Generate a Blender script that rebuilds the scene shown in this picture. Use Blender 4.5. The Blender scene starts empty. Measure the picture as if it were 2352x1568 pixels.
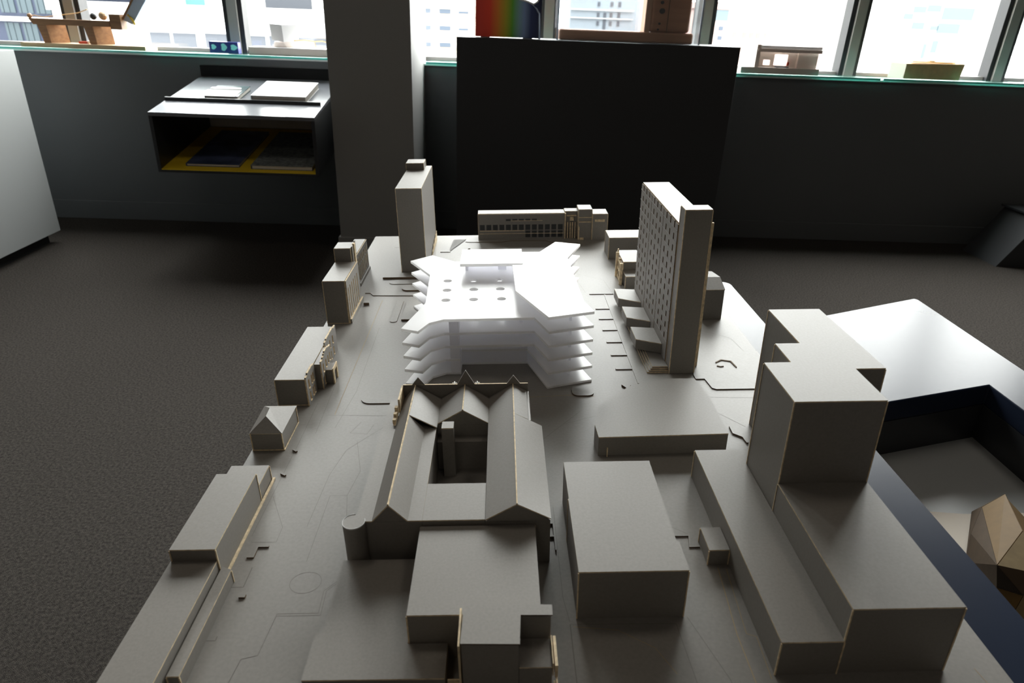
import bpy, math, random
from mathutils import Vector, Matrix
from mathutils.geometry import tessellate_polygon

random.seed(7)
scene = bpy.context.scene
COL = scene.collection

# ------------------------------------------------------------------ camera, sky, light, exposure
cam_d = bpy.data.cameras.new('camera'); cam = bpy.data.objects.new('camera', cam_d); COL.objects.link(cam)
cam_d.sensor_width = 36.0
cam_d.lens = 1544.014 / 2352 * 36.0
cam_d.clip_start = 0.05; cam_d.clip_end = 400
cam_d.dof.use_dof = True; cam_d.dof.focus_distance = 1.5; cam_d.dof.aperture_fstop = 6.5
view = (Matrix.Rotation(math.radians(-1.8422), 3, 'Z') @ Matrix.Rotation(math.radians(-25.4292), 3, 'X')
        @ Matrix.Rotation(math.radians(-2.20626), 3, 'Y'))
right, fwd, up = view.col[0], view.col[1], view.col[2]
m = Matrix((right, up, -fwd)).transposed().to_4x4(); m.translation = (0, 0, 1.55)
cam.matrix_world = m
scene.camera = cam

world = bpy.data.worlds.new('overcast_sky'); scene.world = world; world.use_nodes = True
bg = world.node_tree.nodes['Background']
bg.inputs['Color'].default_value = (1.0, 0.985, 0.975, 1); bg.inputs['Strength'].default_value = 10.0

vs = scene.view_settings
vs.view_transform = 'Standard'; vs.look = 'None'; vs.gamma = 1.0; vs.use_curve_mapping = False
vs.exposure = 1.12
scene.display_settings.display_device = 'sRGB'
scene.cycles.max_bounces = 20; scene.cycles.diffuse_bounces = 18; scene.cycles.transmission_bounces = 18; scene.cycles.transparent_max_bounces = 12
scene.cycles.sample_clamp_indirect = 8.0
scene.cycles.caustics_reflective = False; scene.cycles.caustics_refractive = False

WALL_Y, GLASS_Y, SILL_Z, HEAD_Z, CEIL_Z = 5.39, 5.75, 1.24, 4.2, 4.5
X0, X1, YB = -4.2, 5.3, -4.2
MULL = [-3.23, -2.02, -0.83, 0.37, 1.575, 2.755, 3.955]

def portal(x0, x1):
    d = bpy.data.lights.new('window_daylight', 'AREA'); d.shape = 'RECTANGLE'
    d.size = x1 - x0; d.size_y = HEAD_Z - SILL_Z; d.energy = 1.0; d.cycles.is_portal = True
    o = bpy.data.objects.new('window_daylight', d); COL.objects.link(o)
    o.location = ((x0 + x1) / 2, GLASS_Y + 0.06, (SILL_Z + HEAD_Z) / 2)
    o.rotation_euler = (math.radians(-90), 0, 0)
portal(X0, X1)

# ------------------------------------------------------------------ materials
def mat(name, col, rough=0.6, spec=0.5, metal=0.0, noise=None, bump=None, coat=0.0):
    mt = bpy.data.materials.new(name); mt.use_nodes = True
    nt = mt.node_tree; b = nt.nodes['Principled BSDF']
    b.inputs['Base Color'].default_value = (*col, 1); b.inputs['Roughness'].default_value = rough
    b.inputs['Specular IOR Level'].default_value = spec; b.inputs['Metallic'].default_value = metal
    if coat: b.inputs['Coat Weight'].default_value = coat; b.inputs['Coat Roughness'].default_value = 0.15
    tc = nt.nodes.new('ShaderNodeTexCoord')
    if noise:
        sc, amt = noise
        n = nt.nodes.new('ShaderNodeTexNoise'); n.inputs['Scale'].default_value = sc; n.inputs['Detail'].default_value = 4
        nt.links.new(tc.outputs['Object'], n.inputs['Vector'])
        r = nt.nodes.new('ShaderNodeValToRGB')
        r.color_ramp.elements[0].position = 0.3; r.color_ramp.elements[1].position = 0.7
        r.color_ramp.elements[0].color = (*[c * (1 - amt) for c in col], 1)
        r.color_ramp.elements[1].color = (*[min(1, c * (1 + amt)) for c in col], 1)
        nt.links.new(n.outputs['Fac'], r.inputs['Fac']); nt.links.new(r.outputs['Color'], b.inputs['Base Color'])
    if bump:
        sc, st, dist = bump
        n = nt.nodes.new('ShaderNodeTexNoise'); n.inputs['Scale'].default_value = sc; n.inputs['Detail'].default_value = 3
        nt.links.new(tc.outputs['Object'], n.inputs['Vector'])
        bp = nt.nodes.new('ShaderNodeBump'); bp.inputs['Strength'].default_value = st; bp.inputs['Distance'].default_value = dist
        nt.links.new(n.outputs['Fac'], bp.inputs['Height']); nt.links.new(bp.outputs['Normal'], b.inputs['Normal'])
    return mt

def wood(name, c1, c2, scale=(6, 60, 60), rough=0.5):
    mt = mat(name, c1, rough); nt = mt.node_tree; b = nt.nodes['Principled BSDF']
    tc = nt.nodes.new('ShaderNodeTexCoord'); mp = nt.nodes.new('ShaderNodeMapping'); mp.inputs['Scale'].default_value = scale
    n = nt.nodes.new('ShaderNodeTexNoise'); n.inputs['Scale'].default_value = 1.0; n.inputs['Detail'].default_value = 5
    r = nt.nodes.new('ShaderNodeValToRGB'); r.color_ramp.elements[0].color = (*c1, 1); r.color_ramp.elements[1].color = (*c2, 1)
    r.color_ramp.elements[0].position = 0.3; r.color_ramp.elements[1].position = 0.7
    nt.links.new(tc.outputs['Object'], mp.inputs['Vector']); nt.links.new(mp.outputs['Vector'], n.inputs['Vector'])
    nt.links.new(n.outputs['Fac'], r.inputs['Fac']); nt.links.new(r.outputs['Color'], b.inputs['Base Color'])
    return mt

def pane_glass(name, tint=(1, 1, 1), fac=0.08):
    mt = bpy.data.materials.new(name); mt.use_nodes = True; nt = mt.node_tree; nt.nodes.clear()
    o = nt.nodes.new('ShaderNodeOutputMaterial'); mx = nt.nodes.new('ShaderNodeMixShader')
    t = nt.nodes.new('ShaderNodeBsdfTransparent'); t.inputs['Color'].default_value = (*tint, 1)
    g = nt.nodes.new('ShaderNodeBsdfGlossy'); g.inputs['Roughness'].default_value = 0.02
    mx.inputs['Fac'].default_value = fac
    nt.links.new(t.outputs[0], mx.inputs[1]); nt.links.new(g.outputs[0], mx.inputs[2]); nt.links.new(mx.outputs[0], o.inputs['Surface'])
    return mt

CARD = mat('grey_card', (0.235, 0.219, 0.199), 0.50, 0.40, noise=(260, 0.06), bump=(700, 0.15, 0.0004))
CARD2 = mat('grey_card_base', (0.23, 0.216, 0.198), 0.48, 0.42, noise=(180, 0.06), bump=(600, 0.15, 0.0004))
EDGE = mat('burnt_card_edge', (0.74, 0.60, 0.40), 0.7, 0.2, noise=(120, 0.25))
DKEDGE = mat('dark_cut_edge', (0.15, 0.10, 0.06), 0.8, 0.2)
TANL = mat('scored_tan_line', (0.36, 0.27, 0.16), 0.7, 0.3)

LINE = mat('scored_line', (0.16, 0.145, 0.13), 0.7, 0.3)
def opal(name, col, through):
    mt = bpy.data.materials.new(name); mt.use_nodes = True; nt = mt.node_tree; b_ = nt.nodes['Principled BSDF']
    b_.inputs['Base Color'].default_value = (*col, 1); b_.inputs['Roughness'].default_value = 0.3
    t = nt.nodes.new('ShaderNodeBsdfTranslucent'); t.inputs['Color'].default_value = (*col, 1)
    mx = nt.nodes.new('ShaderNodeMixShader'); mx.inputs['Fac'].default_value = through
    nt.links.new(b_.outputs[0], mx.inputs[1]); nt.links.new(t.outputs[0], mx.inputs[2]); nt.links.new(mx.outputs[0], nt.nodes['Material Output'].inputs['Surface'])
    return mt
WHITE = opal('white_opal_board', (0.98, 0.98, 0.99), 0.34)
WEDGE = opal('cream_board_edge', (0.99, 0.985, 0.965), 0.70)
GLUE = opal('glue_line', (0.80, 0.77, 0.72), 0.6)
WPANEL = opal('white_opal_panel', (0.96, 0.96, 0.985), 0.5)
WALLM = mat('charcoal_paint', (0.122, 0.132, 0.140), 0.55, 0.35, bump=(90, 0.08, 0.002))
PILLM = mat('pillar_paint', (0.29, 0.29, 0.285), 0.6, 0.35)
BLACK = mat('black_paint', (0.04, 0.042, 0.045), 0.5, 0.35)
DARKM = mat('dark_laminate', (0.03, 0.032, 0.036), 0.35, 0.45)
CARPET = mat('grey_carpet', (0.072, 0.064, 0.057), 0.95, 0.1, noise=(110, 0.45), bump=(500, 0.9, 0.01))
CEILM = mat('ceiling_paint', (0.05, 0.045, 0.04), 0.9, 0.2)
BACKM = mat('room_paint', (0.09, 0.078, 0.066), 0.9, 0.2)
LEATHER = mat('blue_black_vinyl', (0.018, 0.025, 0.045), 0.26, 0.09, bump=(55, 0.03, 0.002))
WELLF = mat('well_floor_grey', (0.36, 0.375, 0.375), 0.35, 0.5)
PLINTHW = mat('white_plinth_paint', (0.38, 0.395, 0.395), 0.5, 0.4)
ALU = mat('sill_metal', (0.85, 0.87, 0.88), 0.35, 0.5)
FRAMEG = mat('grey_frame', (0.22, 0.21, 0.20), 0.5, 0.4)
FRAMEB = mat('black_frame', (0.015, 0.016, 0.018), 0.5, 0.4)
GLASSP = pane_glass('window_glass', (0.97, 0.99, 0.98), 0.05)
TEAL = mat('teal_glass_edge', (0.12, 0.72, 0.64), 0.1, 0.6)
SHELFG = pane_glass('shelf_glass', (0.80, 0.93, 0.90), 0.12)
BENCHTOP = mat('satin_dark_top', (0.16, 0.17, 0.19), 0.22, 0.7)
YELLOW = mat('yellow_lining', (0.90, 0.62, 0.03), 0.5, 0.3)
GREYIN = mat('grey_lining', (0.75, 0.70, 0.64), 0.7, 0.3)
PAPER = mat('white_paper', (0.85, 0.85, 0.86), 0.6, 0.3)
PAGES = mat('book_pages', (0.62, 0.58, 0.52), 0.8, 0.2)
NAVY = mat('navy_cover', (0.07, 0.09, 0.17), 0.3, 0.5, noise=(7, 0.8))
GREYCOV = mat('grey_cover', (0.20, 0.22, 0.22), 0.5, 0.4, noise=(40, 0.5))
DKCOV = mat('dark_teal_cover', (0.02, 0.05, 0.055), 0.25, 0.5)
PINE = wood('pale_pine', (0.62, 0.42, 0.24), (0.75, 0.55, 0.34))
OAK = wood('brown_wood', (0.20, 0.10, 0.045), (0.30, 0.16, 0.07))
REDWOOD = wood('reddish_wood', (0.46, 0.20, 0.11), (0.60, 0.30, 0.16), (3, 20, 20))
LIGHTWOOD = wood('sawn_wood', (0.62, 0.36, 0.22), (0.72, 0.46, 0.30), (30, 30, 3))
CARDB = mat('brown_cardboard', (0.78, 0.57, 0.31), 0.8, 0.2, noise=(30, 0.06))
PALECARD = mat('pale_card', (0.72, 0.66, 0.58), 0.8, 0.2)
MDF = [mat('mdf_tan', (0.135, 0.078, 0.022), 0.7, 0.25, noise=(60, 0.08)), mat('mdf_brown', (0.072, 0.048, 0.029), 0.7, 0.25, noise=(60, 0.08)),
       mat('mdf_light', (0.20, 0.145, 0.07), 0.7, 0.25, noise=(60, 0.08)), mat('mdf_dark', (0.035, 0.023, 0.014), 0.7, 0.25, noise=(60, 0.08))]
TAUPE = mat('taupe_board', (0.80, 0.73, 0.68), 0.7, 0.3)
RED = mat('red_plastic', (0.45, 0.04, 0.01), 0.4); BRASS = mat('yellow_tape', (0.65, 0.45, 0.05), 0.4)
BLUEB = mat('blue_print', (0.03, 0.04, 0.22), 0.3, 0.5); CYAN = mat('cyan_print', (0.35, 0.75, 0.80), 0.4)
PALEB = mat('pale_blue_panel', (0.45, 0.55, 0.70), 0.3, 0.5)

# ------------------------------------------------------------------ mesh helpers
class MB:
    def __init__(s): s.v = []; s.f = []; s.m = []
    def add(s, vs, fs, mi=0):
        b = len(s.v); s.v += [tuple(x) for x in vs]
        for i, f in enumerate(fs):
            s.f.append(tuple(b + k for k in f)); s.m.append(mi if isinstance(mi, int) else mi[i])
        return s
    def box(s, x0, x1, y0, y1, z0, z1, mi=0):
        return s.add([(x0, y0, z0), (x1, y0, z0), (x1, y1, z0), (x0, y1, z0), (x0, y0, z1), (x1, y0, z1), (x1, y1, z1), (x0, y1, z1)],
                     [(0, 3, 2, 1), (4, 5, 6, 7), (0, 1, 5, 4), (1, 2, 6, 5), (2, 3, 7, 6), (3, 0, 4, 7)], mi)
    def prism(s, poly, z0, z1, mi=0, side=None, holes=()):
        """a flat plate of outline POLY (counter-clockwise) with HOLES; side faces may use another material"""
        side = mi if side is None else side
        loops = [list(poly)] + [list(h) for h in holes]
        flat = [p for l in loops for p in l]; n = len(flat)
        tris = tessellate_polygon([[Vector((p[0], p[1], 0)) for p in l] for l in loops])
        vs = [(p[0], p[1], z0) for p in flat] + [(p[0], p[1], z1) for p in flat]
        fs = []; ms = []
        for t in tris:
            a, b, c = [Vector(flat[i]) for i in t]
            if (b - a).cross(c - a) < 0: t = (t[0], t[2], t[1])
            fs.append(tuple(n + i for i in t)); ms.append(mi)
            fs.append((t[0], t[2], t[1])); ms.append(mi)
        k = 0
        for l in loops:
            L = len(l)
            for i in range(L):
                a, b = k + i, k + (i + 1) % L
                fs.append((a, b, n + b, n + a)); ms.append(side)
            k += L
        return s.add(vs, fs, ms)
    def grid_plate(s, ss, ts, void, d0, d1, mp, mi=0, side=None):
        """a plate in (s, t) with rectangular openings, thickness d0..d1, mapped to 3D by MP"""
        side = mi if side is None else side
        S, T = len(ss) - 1, len(ts) - 1
        solid = lambda i, j: 0 <= i < S and 0 <= j < T and not void(i, j)
        for i in range(S):
            for j in range(T):
                if not solid(i, j): continue
                a, b, c, d = ss[i], ss[i + 1], ts[j], ts[j + 1]
                s.add([mp(a, c, d1), mp(b, c, d1), mp(b, d, d1), mp(a, d, d1)], [(0, 1, 2, 3)], mi)
                s.add([mp(a, c, d0), mp(b, c, d0), mp(b, d, d0), mp(a, d, d0)], [(0, 3, 2, 1)], mi)
                for (p, q, nb) in (((a, c), (b, c), (i, j - 1)), ((b, c), (b, d), (i + 1, j)), ((b, d), (a, d), (i, j + 1)), ((a, d), (a, c), (i - 1, j))):
                    if not solid(*nb):
                        s.add([mp(*p, d0), mp(*q, d0), mp(*q, d1), mp(*p, d1)], [(0, 1, 2, 3)], side)
        return s
    def tube(s, pts, r, n=6, mi=0):
        rings = []
        for i, p in enumerate(pts):
            p = Vector(p); d = (Vector(pts[min(i + 1, len(pts) - 1)]) - Vector(pts[max(i - 1, 0)])).normalized()
            a = d.orthogonal().normalized(); b = d.cross(a)
            rings.append([p + a * r * math.cos(2 * math.pi * k / n) + b * r * math.sin(2 * math.pi * k / n) for k in range(n)])
        vs = [q for g in rings for q in g]; fs = []
        for i in range(len(pts) - 1):
            for k in range(n):
                fs.append((i * n + k, i * n + (k + 1) % n, (i + 1) * n + (k + 1) % n, (i + 1) * n + k))
        fs.append(tuple(range(n - 1, -1, -1))); fs.append(tuple(range((len(pts) - 1) * n, len(pts) * n)))
        return s.add(vs, fs, mi)
    def ball(s, c, r, mi=0, n=12):
        vs = []; fs = []
        for i in range(n // 2 + 1):
            th = math.pi * i / (n // 2)
            for k in range(n):
                ph = 2 * math.pi * k / n
                vs.append((c[0] + r * math.sin(th) * math.cos(ph), c[1] + r * math.sin(th) * math.sin(ph), c[2] + r * math.cos(th)))
        for i in range(n // 2):
            for k in range(n):
                fs.append((i * n + k, (i + 1) * n + k, (i + 1) * n + (k + 1) % n, i * n + (k + 1) % n))
        return s.add(vs, fs, mi)
    def build(s, name, mats, parent=None, bevel=0.0):
        me = bpy.data.meshes.new(name); me.from_pydata(s.v, [], s.f); me.update()
        if not isinstance(mats, (list, tuple)): mats = [mats]
        for x in mats: me.materials.append(x)
        for p, k in zip(me.polygons, s.m): p.material_index = k
        o = bpy.data.objects.new(name, me); COL.objects.link(o); o.parent = parent
        if bevel:
            b = o.modifiers.new('rounded', 'BEVEL'); b.width = bevel; b.segments = 3; b.limit_method = 'ANGLE'
        return o

def tag(o, label=None, cat=None, group=None, kind=None):
    if label: o['label'] = label
    if cat: o['category'] = cat
    if group: o['group'] = group
    if kind: o['kind'] = kind
    return o
def empty(name, loc=(0, 0, 0), rot=(0, 0, 0)):
    o = bpy.data.objects.new(name, None); o.empty_display_size = 0.05; COL.objects.link(o)
    o.location = loc; o.rotation_euler = rot; return o
def shift(poly, du, dv): return [(p[0] - du, p[1] - dv) for p in poly]

# ------------------------------------------------------------------ the room
tag(MB().box(X0 - .2, X1 + .2, YB - .2, 6.1, -0.15, 0).build('floor', CARPET), kind='structure')
tag(MB().box(X0 - .2, X1 + .2, YB - .2, 6.1, CEIL_Z, CEIL_Z + .15).build('ceiling', CEILM), kind='structure')
tag(MB().box(X0 - .2, X0, YB - .2, 6.1, 0, CEIL_Z).build('wall_left', BACKM), kind='structure')
tag(MB().box(X1, X1 + .2, YB - .2, 6.1, 0, CEIL_Z).build('wall_right', BACKM), kind='structure')
tag(MB().box(X0, X1, YB - .2, YB, 0, CEIL_Z).build('wall_back', mat('rear_wall_paint', (.13, .115, .10), .9, .2)), kind='structure')
wf = MB().box(X0, X1, WALL_Y, 5.9, 0, SILL_Z - .006).box(X0, X1, GLASS_Y - .15, 5.9, HEAD_Z, CEIL_Z)
tag(wf.build('wall_front', WALLM), kind='structure')
for sx, xa, xb in (('left', X0, -1.085), ('right', -.552, X1)):
    tag(MB().box(xa, xb, WALL_Y - .016, WALL_Y, 0, .145).build('baseboard_' + sx, WALLM, bevel=.004), kind='structure')
pl = tag(MB().box(-1.082, -.555, 4.6, 5.5, 0, CEIL_Z).build('wall_pillar', PILLM), kind='structure')
tag(MB().box(-1.098, -.539, 4.584, 5.37, 0, .145).build('baseboard_pillar', PILLM, bevel=.004), kind='structure')
# sill strip and the windows with their frames
for k, (xa, xb) in enumerate(((X0, -1.084), (-.553, X1))):
    tag(MB().box(xa, xb, 5.37, GLASS_Y - .05, SILL_Z - .005, SILL_Z + .007).build('trim_%d' % (k + 1), ALU), kind='structure')
edges = [X0] + MULL + [X1]
for k in range(len(edges) - 1):
    xa, xb = edges[k], edges[k + 1]
    w = empty('window_%d' % (k + 1), ((xa + xb) / 2, GLASS_Y, SILL_Z)); tag(w, kind='structure')
    h = (xb - xa) / 2; H = HEAD_Z - SILL_Z
    p = MB().box(-h + .07, h - .07, -.005, .005, .04, H - .05).build('pane', GLASSP, w)
    if k < len(MULL):   # the mullion on its right side: grey face between two black gaskets
        MB().box(h - .036, h + .036, -.09, .06, .008, H).build('mullion', FRAMEG, w)
        for a, b in ((h - .072, h - .037), (h + .037, h + .072)):
            MB().box(a, b, -.07, .05, .008, H).build('gasket', FRAMEB, w)
    MB().box(-h + .072, h - .072, -.03, .03, .008, .04).build('bottom_rail', FRAMEG, w)
    MB().box(-h + .072, h - .072, -.03, .03, H - .05, H).build('top_rail', FRAMEG, w)

# square ceiling lamps added out of view for a warm fill light
FILLM = bpy.data.materials.new('fill_lamp_diffuser'); FILLM.use_nodes = True
FILLM.node_tree.nodes['Principled BSDF'].inputs['Emission Color'].default_value = (1, .89, .76, 1); FILLM.node_tree.nodes['Principled BSDF'].inputs['Emission Strength'].default_value = 1.0
for lx, ly, pw, ln in ((-1.3, 1.9, 1.7, 'on the ceiling between the city model and the white plinth'), (1.5, 1.9, 1.7, 'on the ceiling between the city model and the black bench'),
                       (-1.3, -1.4, 1.1, 'on the rear ceiling nearer the left wall'), (1.5, -1.4, 1.1, 'on the rear ceiling nearer the right wall')):
    if True:
        r_ = empty('ceiling_fill_lamp', (lx, ly, CEIL_Z)); tag(r_, 'square warm fill lamp added ' + ln, 'lamp', 'added fill lamps')
        MB().box(-.36, .36, -.36, .36, -.05, -.001).build('housing', PLINTHW, r_); MB().box(-.33, .33, -.33, .33, -.054, -.051).build('diffuser', FILLM, r_)
        d = bpy.data.lights.new('fill_lamp_glow', 'AREA'); d.size = .66; d.energy = pw; d.color = (1, .89, .76)
        lo_ = bpy.data.objects.new('fill_lamp_glow', d); COL.objects.link(lo_); lo_.parent = r_; lo_.location = (0, 0, -.056)

# glass shelves lying on the sill, green at the cut edge
def glass_shelf(x0, x1, label):
    r = empty('glass_shelf', ((x0 + x1) / 2, 5.5, SILL_Z + .0075)); h = (x1 - x0) / 2
    MB().box(-h + .001, h - .001, -.148, .12, 0, .0135).build('glass_plate', SHELFG, r)
    MB().box(-h, h, -.152, -.1485, 0, .0135).build('cut_edge', TEAL, r)
    tag(r, label, 'shelf')
glass_shelf(-4.15, -1.10, 'long glass sill shelf with green edge carrying the wooden machine')
glass_shelf(-.54, -.02, 'short glass sill shelf between grey pillar and black plinth')
glass_shelf(.0, 2.86, 'glass sill shelf carrying the white slab house model')
glass_shelf(2.88, 5.25, 'glass sill shelf carrying the brown cardboard box model')
SHELF_TOP = SILL_Z + .0215

# ------------------------------------------------------------------ model frame: the table and everything on it lean by 2.5 degrees
MO = Vector((0.05070922, 1.57660579, 0.8)); MT = Matrix.Rotation(math.radians(-2.4955), 3, 'Y')
MROT = (0, math.radians(-2.4955), 0)
def mw(u, v, w=0.0): return MO + MT @ Vector((u, v, w))
def mroot(name, u, v, w=0.0): return empty(name, mw(u, v, w), MROT)
GAP = 0.0003

# display table: glossy top under the model, wing with a sunken well, base
TB = -.0065
tab = mroot('display_table', 0, 0, TB)
arc = [(.669 + .03 * math.cos(a), .405 + .03 * math.sin(a)) for a in [math.radians(x) for x in range(0, 91, 15)]]
MB().prism([(-.46, -1.35), (.699, -1.35)] + arc + [(-.46, .435)], -.05, 0).build('table_top', LEATHER, tab, bevel=.006)
outer = [(.7005, -1.35), (1.213, -1.35), (1.213, .262), (1.205, .273), (.7005, .088), (.7005, -.353), (1.084, -.255), (1.084, -1.20), (.7005, -1.20)]
inner = [(.7005, -1.20), (1.084, -1.20), (1.084, -.255), (.7005, -.353)]
MB().prism(outer, -.0505, 0).build('table_wing', LEATHER, tab, bevel=.004)
wl = MB(); k = .012
big = [(.6885, -1.212), (1.096, -1.212), (1.096, -.241), (.6885, -.343)]
wl.prism(big, -.16, -.0508, holes=[inner[::-1]])
wl.build('well_wall', DARKM, tab)
MB().prism(inner, -.16, -.140).build('well_floor', WELLF, tab)
# base of the table standing on the floor
bm = MB()
def base_block(u0, u1, v0, v1, wtop):
    a = [(u0, v0), (u1, v0), (u1, v1), (u0, v1)]
    topv = [mw(p[0], p[1], wtop) for p in a]
    vs_ = [(t.x, t.y, 0.0) for t in topv] + [tuple(t) for t in topv]
    return MB().add(vs_, [(3, 2, 1, 0), (4, 5, 6, 7), (0, 1, 5, 4), (1, 2, 6, 5), (2, 3, 7, 6), (3, 0, 4, 7)])
inv = (Matrix.Translation(mw(0, 0, TB)) @ MT.to_4x4()).inverted()
for args, nm in (((-.36, .60, -1.2, .25, TB - .051), 'pedestal'), ((.80, 1.12, -1.1, -.1, TB - .162), 'pedestal')):
    mb = base_block(*args); mb.v = [tuple(inv @ Vector(p)) for p in mb.v]; mb.build(nm, DARKM, tab)
tag(tab, 'glossy blue-black display table with a sunken well beside the city model', 'table')

# faceted wooden model in the well
fm = mroot('faceted_model', .85, -.65, TB - .1395)
def fp(u, v, w): return Vector((u - .85, v + .65, w + .140 - .0005))
MB().prism([(-.10, .14), (-.10, -.40), (.16, -.40), (.16, .12), (.04, .12)], 0, .004).build('base_sheet', PALECARD, fm)
V_ = {'A': (.905, -.529, -.131), 'B': (.88, -.576, -.08), 'C': (.915, -.576, -.05), 'D': (.866, -.688, -.04), 'E': (.779, -.756, -.05), 'F': (.833, -.626, -.10),
      'G': (.785, -.765, -.09), 'H': (.806, -.666, -.131), 'I': (.806, -.792, -.08), 'J': (.775, -.815, -.130), 'K': (.99, -.70, -.130), 'L': (.93, -.80, -.06), 'M': (.95, -.95, -.130), 'N': (.85, -.93, -.08), 'P': (.98, -.56, -.130)}
cen = Vector((.88, -.74, -.14))
def facet(names, mi):
    ps = [Vector(V_[n]) for n in names]; c = sum(ps, Vector()) / len(ps)
    ps = [c + (p - c) * .985 for p in ps]
    n = (ps[1] - ps[0]).cross(ps[2] - ps[0]).normalized()
    if n.dot(c - cen) < 0: ps = ps[::-1]; n = -n
    L = len(ps); out = [fp(*(p + n * .0)) for p in ps]; inn = [fp(*(p - n * .003)) for p in ps]
    MB().add(out + inn, [tuple(range(L)), tuple(range(2 * L - 1, L - 1, -1))] + [((i + 1) % L, i, L + i, L + (i + 1) % L) for i in range(L)]).build('facet_panel', MDF[mi], fm)
for names, mi in (('ABF', 1), ('BEF', 1), ('BCDE', 0), ('FEH', 1), ('AFH', 1), ('EGH', 1), ('DLE', 2), ('LIE', 1), ('EIG', 3), ('GIJ', 0), ('GJH', 0), ('CPKD', 0), ('DKL', 2), ('LKM', 0), ('LMN', 1), ('INL', 0), ('INJ', 2), ('ACP', 1), ('ABC', 1)):
    facet(names, mi)
tag(fm, 'faceted tan wooden model on a pale sheet in the table well', 'model')

# ------------------------------------------------------------------ city model: base board
bd = mroot('model_base_board', 0, 0, 0)
MB().prism([(-.515, -1.32), (.611, -1.32), (.611, .962), (-.515, .966)], -.006, 0, 0, 1).build('board_sheet', [CARD2, EDGE], bd)
def plate(poly, h=.0018, name='kerb_plate'):
    MB().prism(poly, 0.0001, h, 0, 1).build(name, [CARD2, DKEDGE], bd)
# kerb pieces, raised paving, low walls
for v in (.205, .132, .058, -.017, -.092, -.166):
    plate([(.244, v), (.2835, v), (.2835, v + .006), (.244, v + .006)], .0022, 'parking_divider')
plate([(.284, -.235), (.2875, -.235), (.2875, .325), (.284, .325)], .0012, 'kerb_strip')
plate([(.24, .322), (.313, .322), (.313, .327), (.24, .327)], .002, 'kerb_strip')
plate([(-.445, .357), (-.43, .357), (-.417, .336), (-.2, .327), (-.2, .330), (-.415, .339), (-.428, .360), (-.445, .360)], .002, 'kerb_strip')
plate([(-.411, .483), (-.29, .483), (-.29, .52), (-.395, .53)], .006, 'paving_plate')
def rounded(u0, u1, v0, v1, r=.02, n=5):
    out = []
    for cx, cy, a0 in ((u1 - r, v0 + r, -90), (u1 - r, v1 - r, 0), (u0 + r, v1 - r, 90), (u0 + r, v0 + r, 180)):
        out += [(cx + r * math.cos(math.radians(a0 + 90 * k / n)), cy + r * math.sin(math.radians(a0 + 90 * k / n))) for k in range(n + 1)]
    return out
plate(rounded(-.337, -.14, .371, .42), .004, 'paving_plate')
plate(rounded(-.385, -.14, .372 + .06, .47, .018), .0016, 'paving_plate')
plate([(-.306, .143), (-.240, .143), (-.289, .235), (-.307, .28)], .005, 'paving_plate')
plate(rounded(-.338, -.318, .133, .297, .009), .0016, 'kerb_plate')
plate(rounded(-.337, -.2, -.307, -.246, .022), .0022, 'kerb_plate')
plate([(-.432, .262), (-.416, .262), (-.424, .285), (-.432, .285)], .008, 'ramp_block')
plate(rounded(.13, .178, -.288, -.246, .014), .0028, 'kerb_plate')
plate([(.245, -.244), (.254, -.260), (.256, -.257), (.248, -.243)], .004, 'kerb_strip')
plate([(.254, -.260), (.266, -.247), (.264, -.245), (.254, -.256)], .004, 'kerb_strip')
plate([(.421, -.219), (.4415, -.219), (.4465, -.262), (.455, -.268), (.6105, -.268), (.6105, -.08), (.445, -.08), (.421, -.2)], .0022, 'paving_plate')
for a in ([(.489, -.140), (.506, -.126), (.529, -.134), (.533, -.167), (.530, -.167), (.526, -.137), (.507, -.130), (.491, -.142)],
          [(.487, -.159), (.495, -.164), (.503, -.162), (.503, -.159), (.495, -.161), (.489, -.156)]):
    MB().prism(a, .0023, .0038, 0, 1).build('garden_wall', [DKEDGE, DKEDGE], bd)
plate([(.439, -.421), (.438, -.445), (.454, -.458), (.456, -.481), (.452, -.481), (.450, -.461), (.435, -.447), (.436, -.421)], .003, 'kerb_strip')
plate([(-.435, -.480), (-.426, -.487), (-.424, -.484), (-.433, -.477)], .003, 'kerb_block')
plate([(-.436, -.556), (-.426, -.563), (-.424, -.560), (-.434, -.553)], .003, 'kerb_block')
plate([(-.425, -.771), (-.414, -.771), (-.414, -.748), (-.398, -.748), (-.398, -.745), (-.417, -.745), (-.417, -.768), (-.425, -.768)], .0025, 'kerb_strip')
plate([(-.409, -.852), (-.400, -.852), (-.400, -.846), (-.409, -.846)], .003, 'kerb_block')
plate([(.226, -.739), (.272, -.740), (.267, -.765), (.284, -.765), (.284, -.761), (.271, -.761), (.276, -.736), (.226, -.735)], .0022, 'kerb_strip')
plate([(-.211, .904), (-.162, .904), (-.162, .908), (-.208, .908), (-.215, .758), (-.247, .759), (-.247, .755), (-.211, .754)], .002, 'kerb_strip')
plate([(-.162, .876), (-.146, .871), (-.03, .867), (.014, .884), (.141, .878), (.17, .849), (.26, .845), (.26, .85), (.172, .854), (.142, .883), (.012, .889), (-.03, .872), (-.144, .876), (-.16, .881)], .002, 'kerb_strip')
plate([(-.148, .788), (-.140, .788), (-.140, .795), (-.148, .795)], .003, 'kerb_block')
plate([(.056, -.768), (.058, -.768), (.058, -.704), (.048, -.704), (.048, -.707), (.056, -.707), (.056, -.735), (.048, -.735), (.048, -.738), (.056, -.738)], .004, 'ramp_rail')
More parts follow.
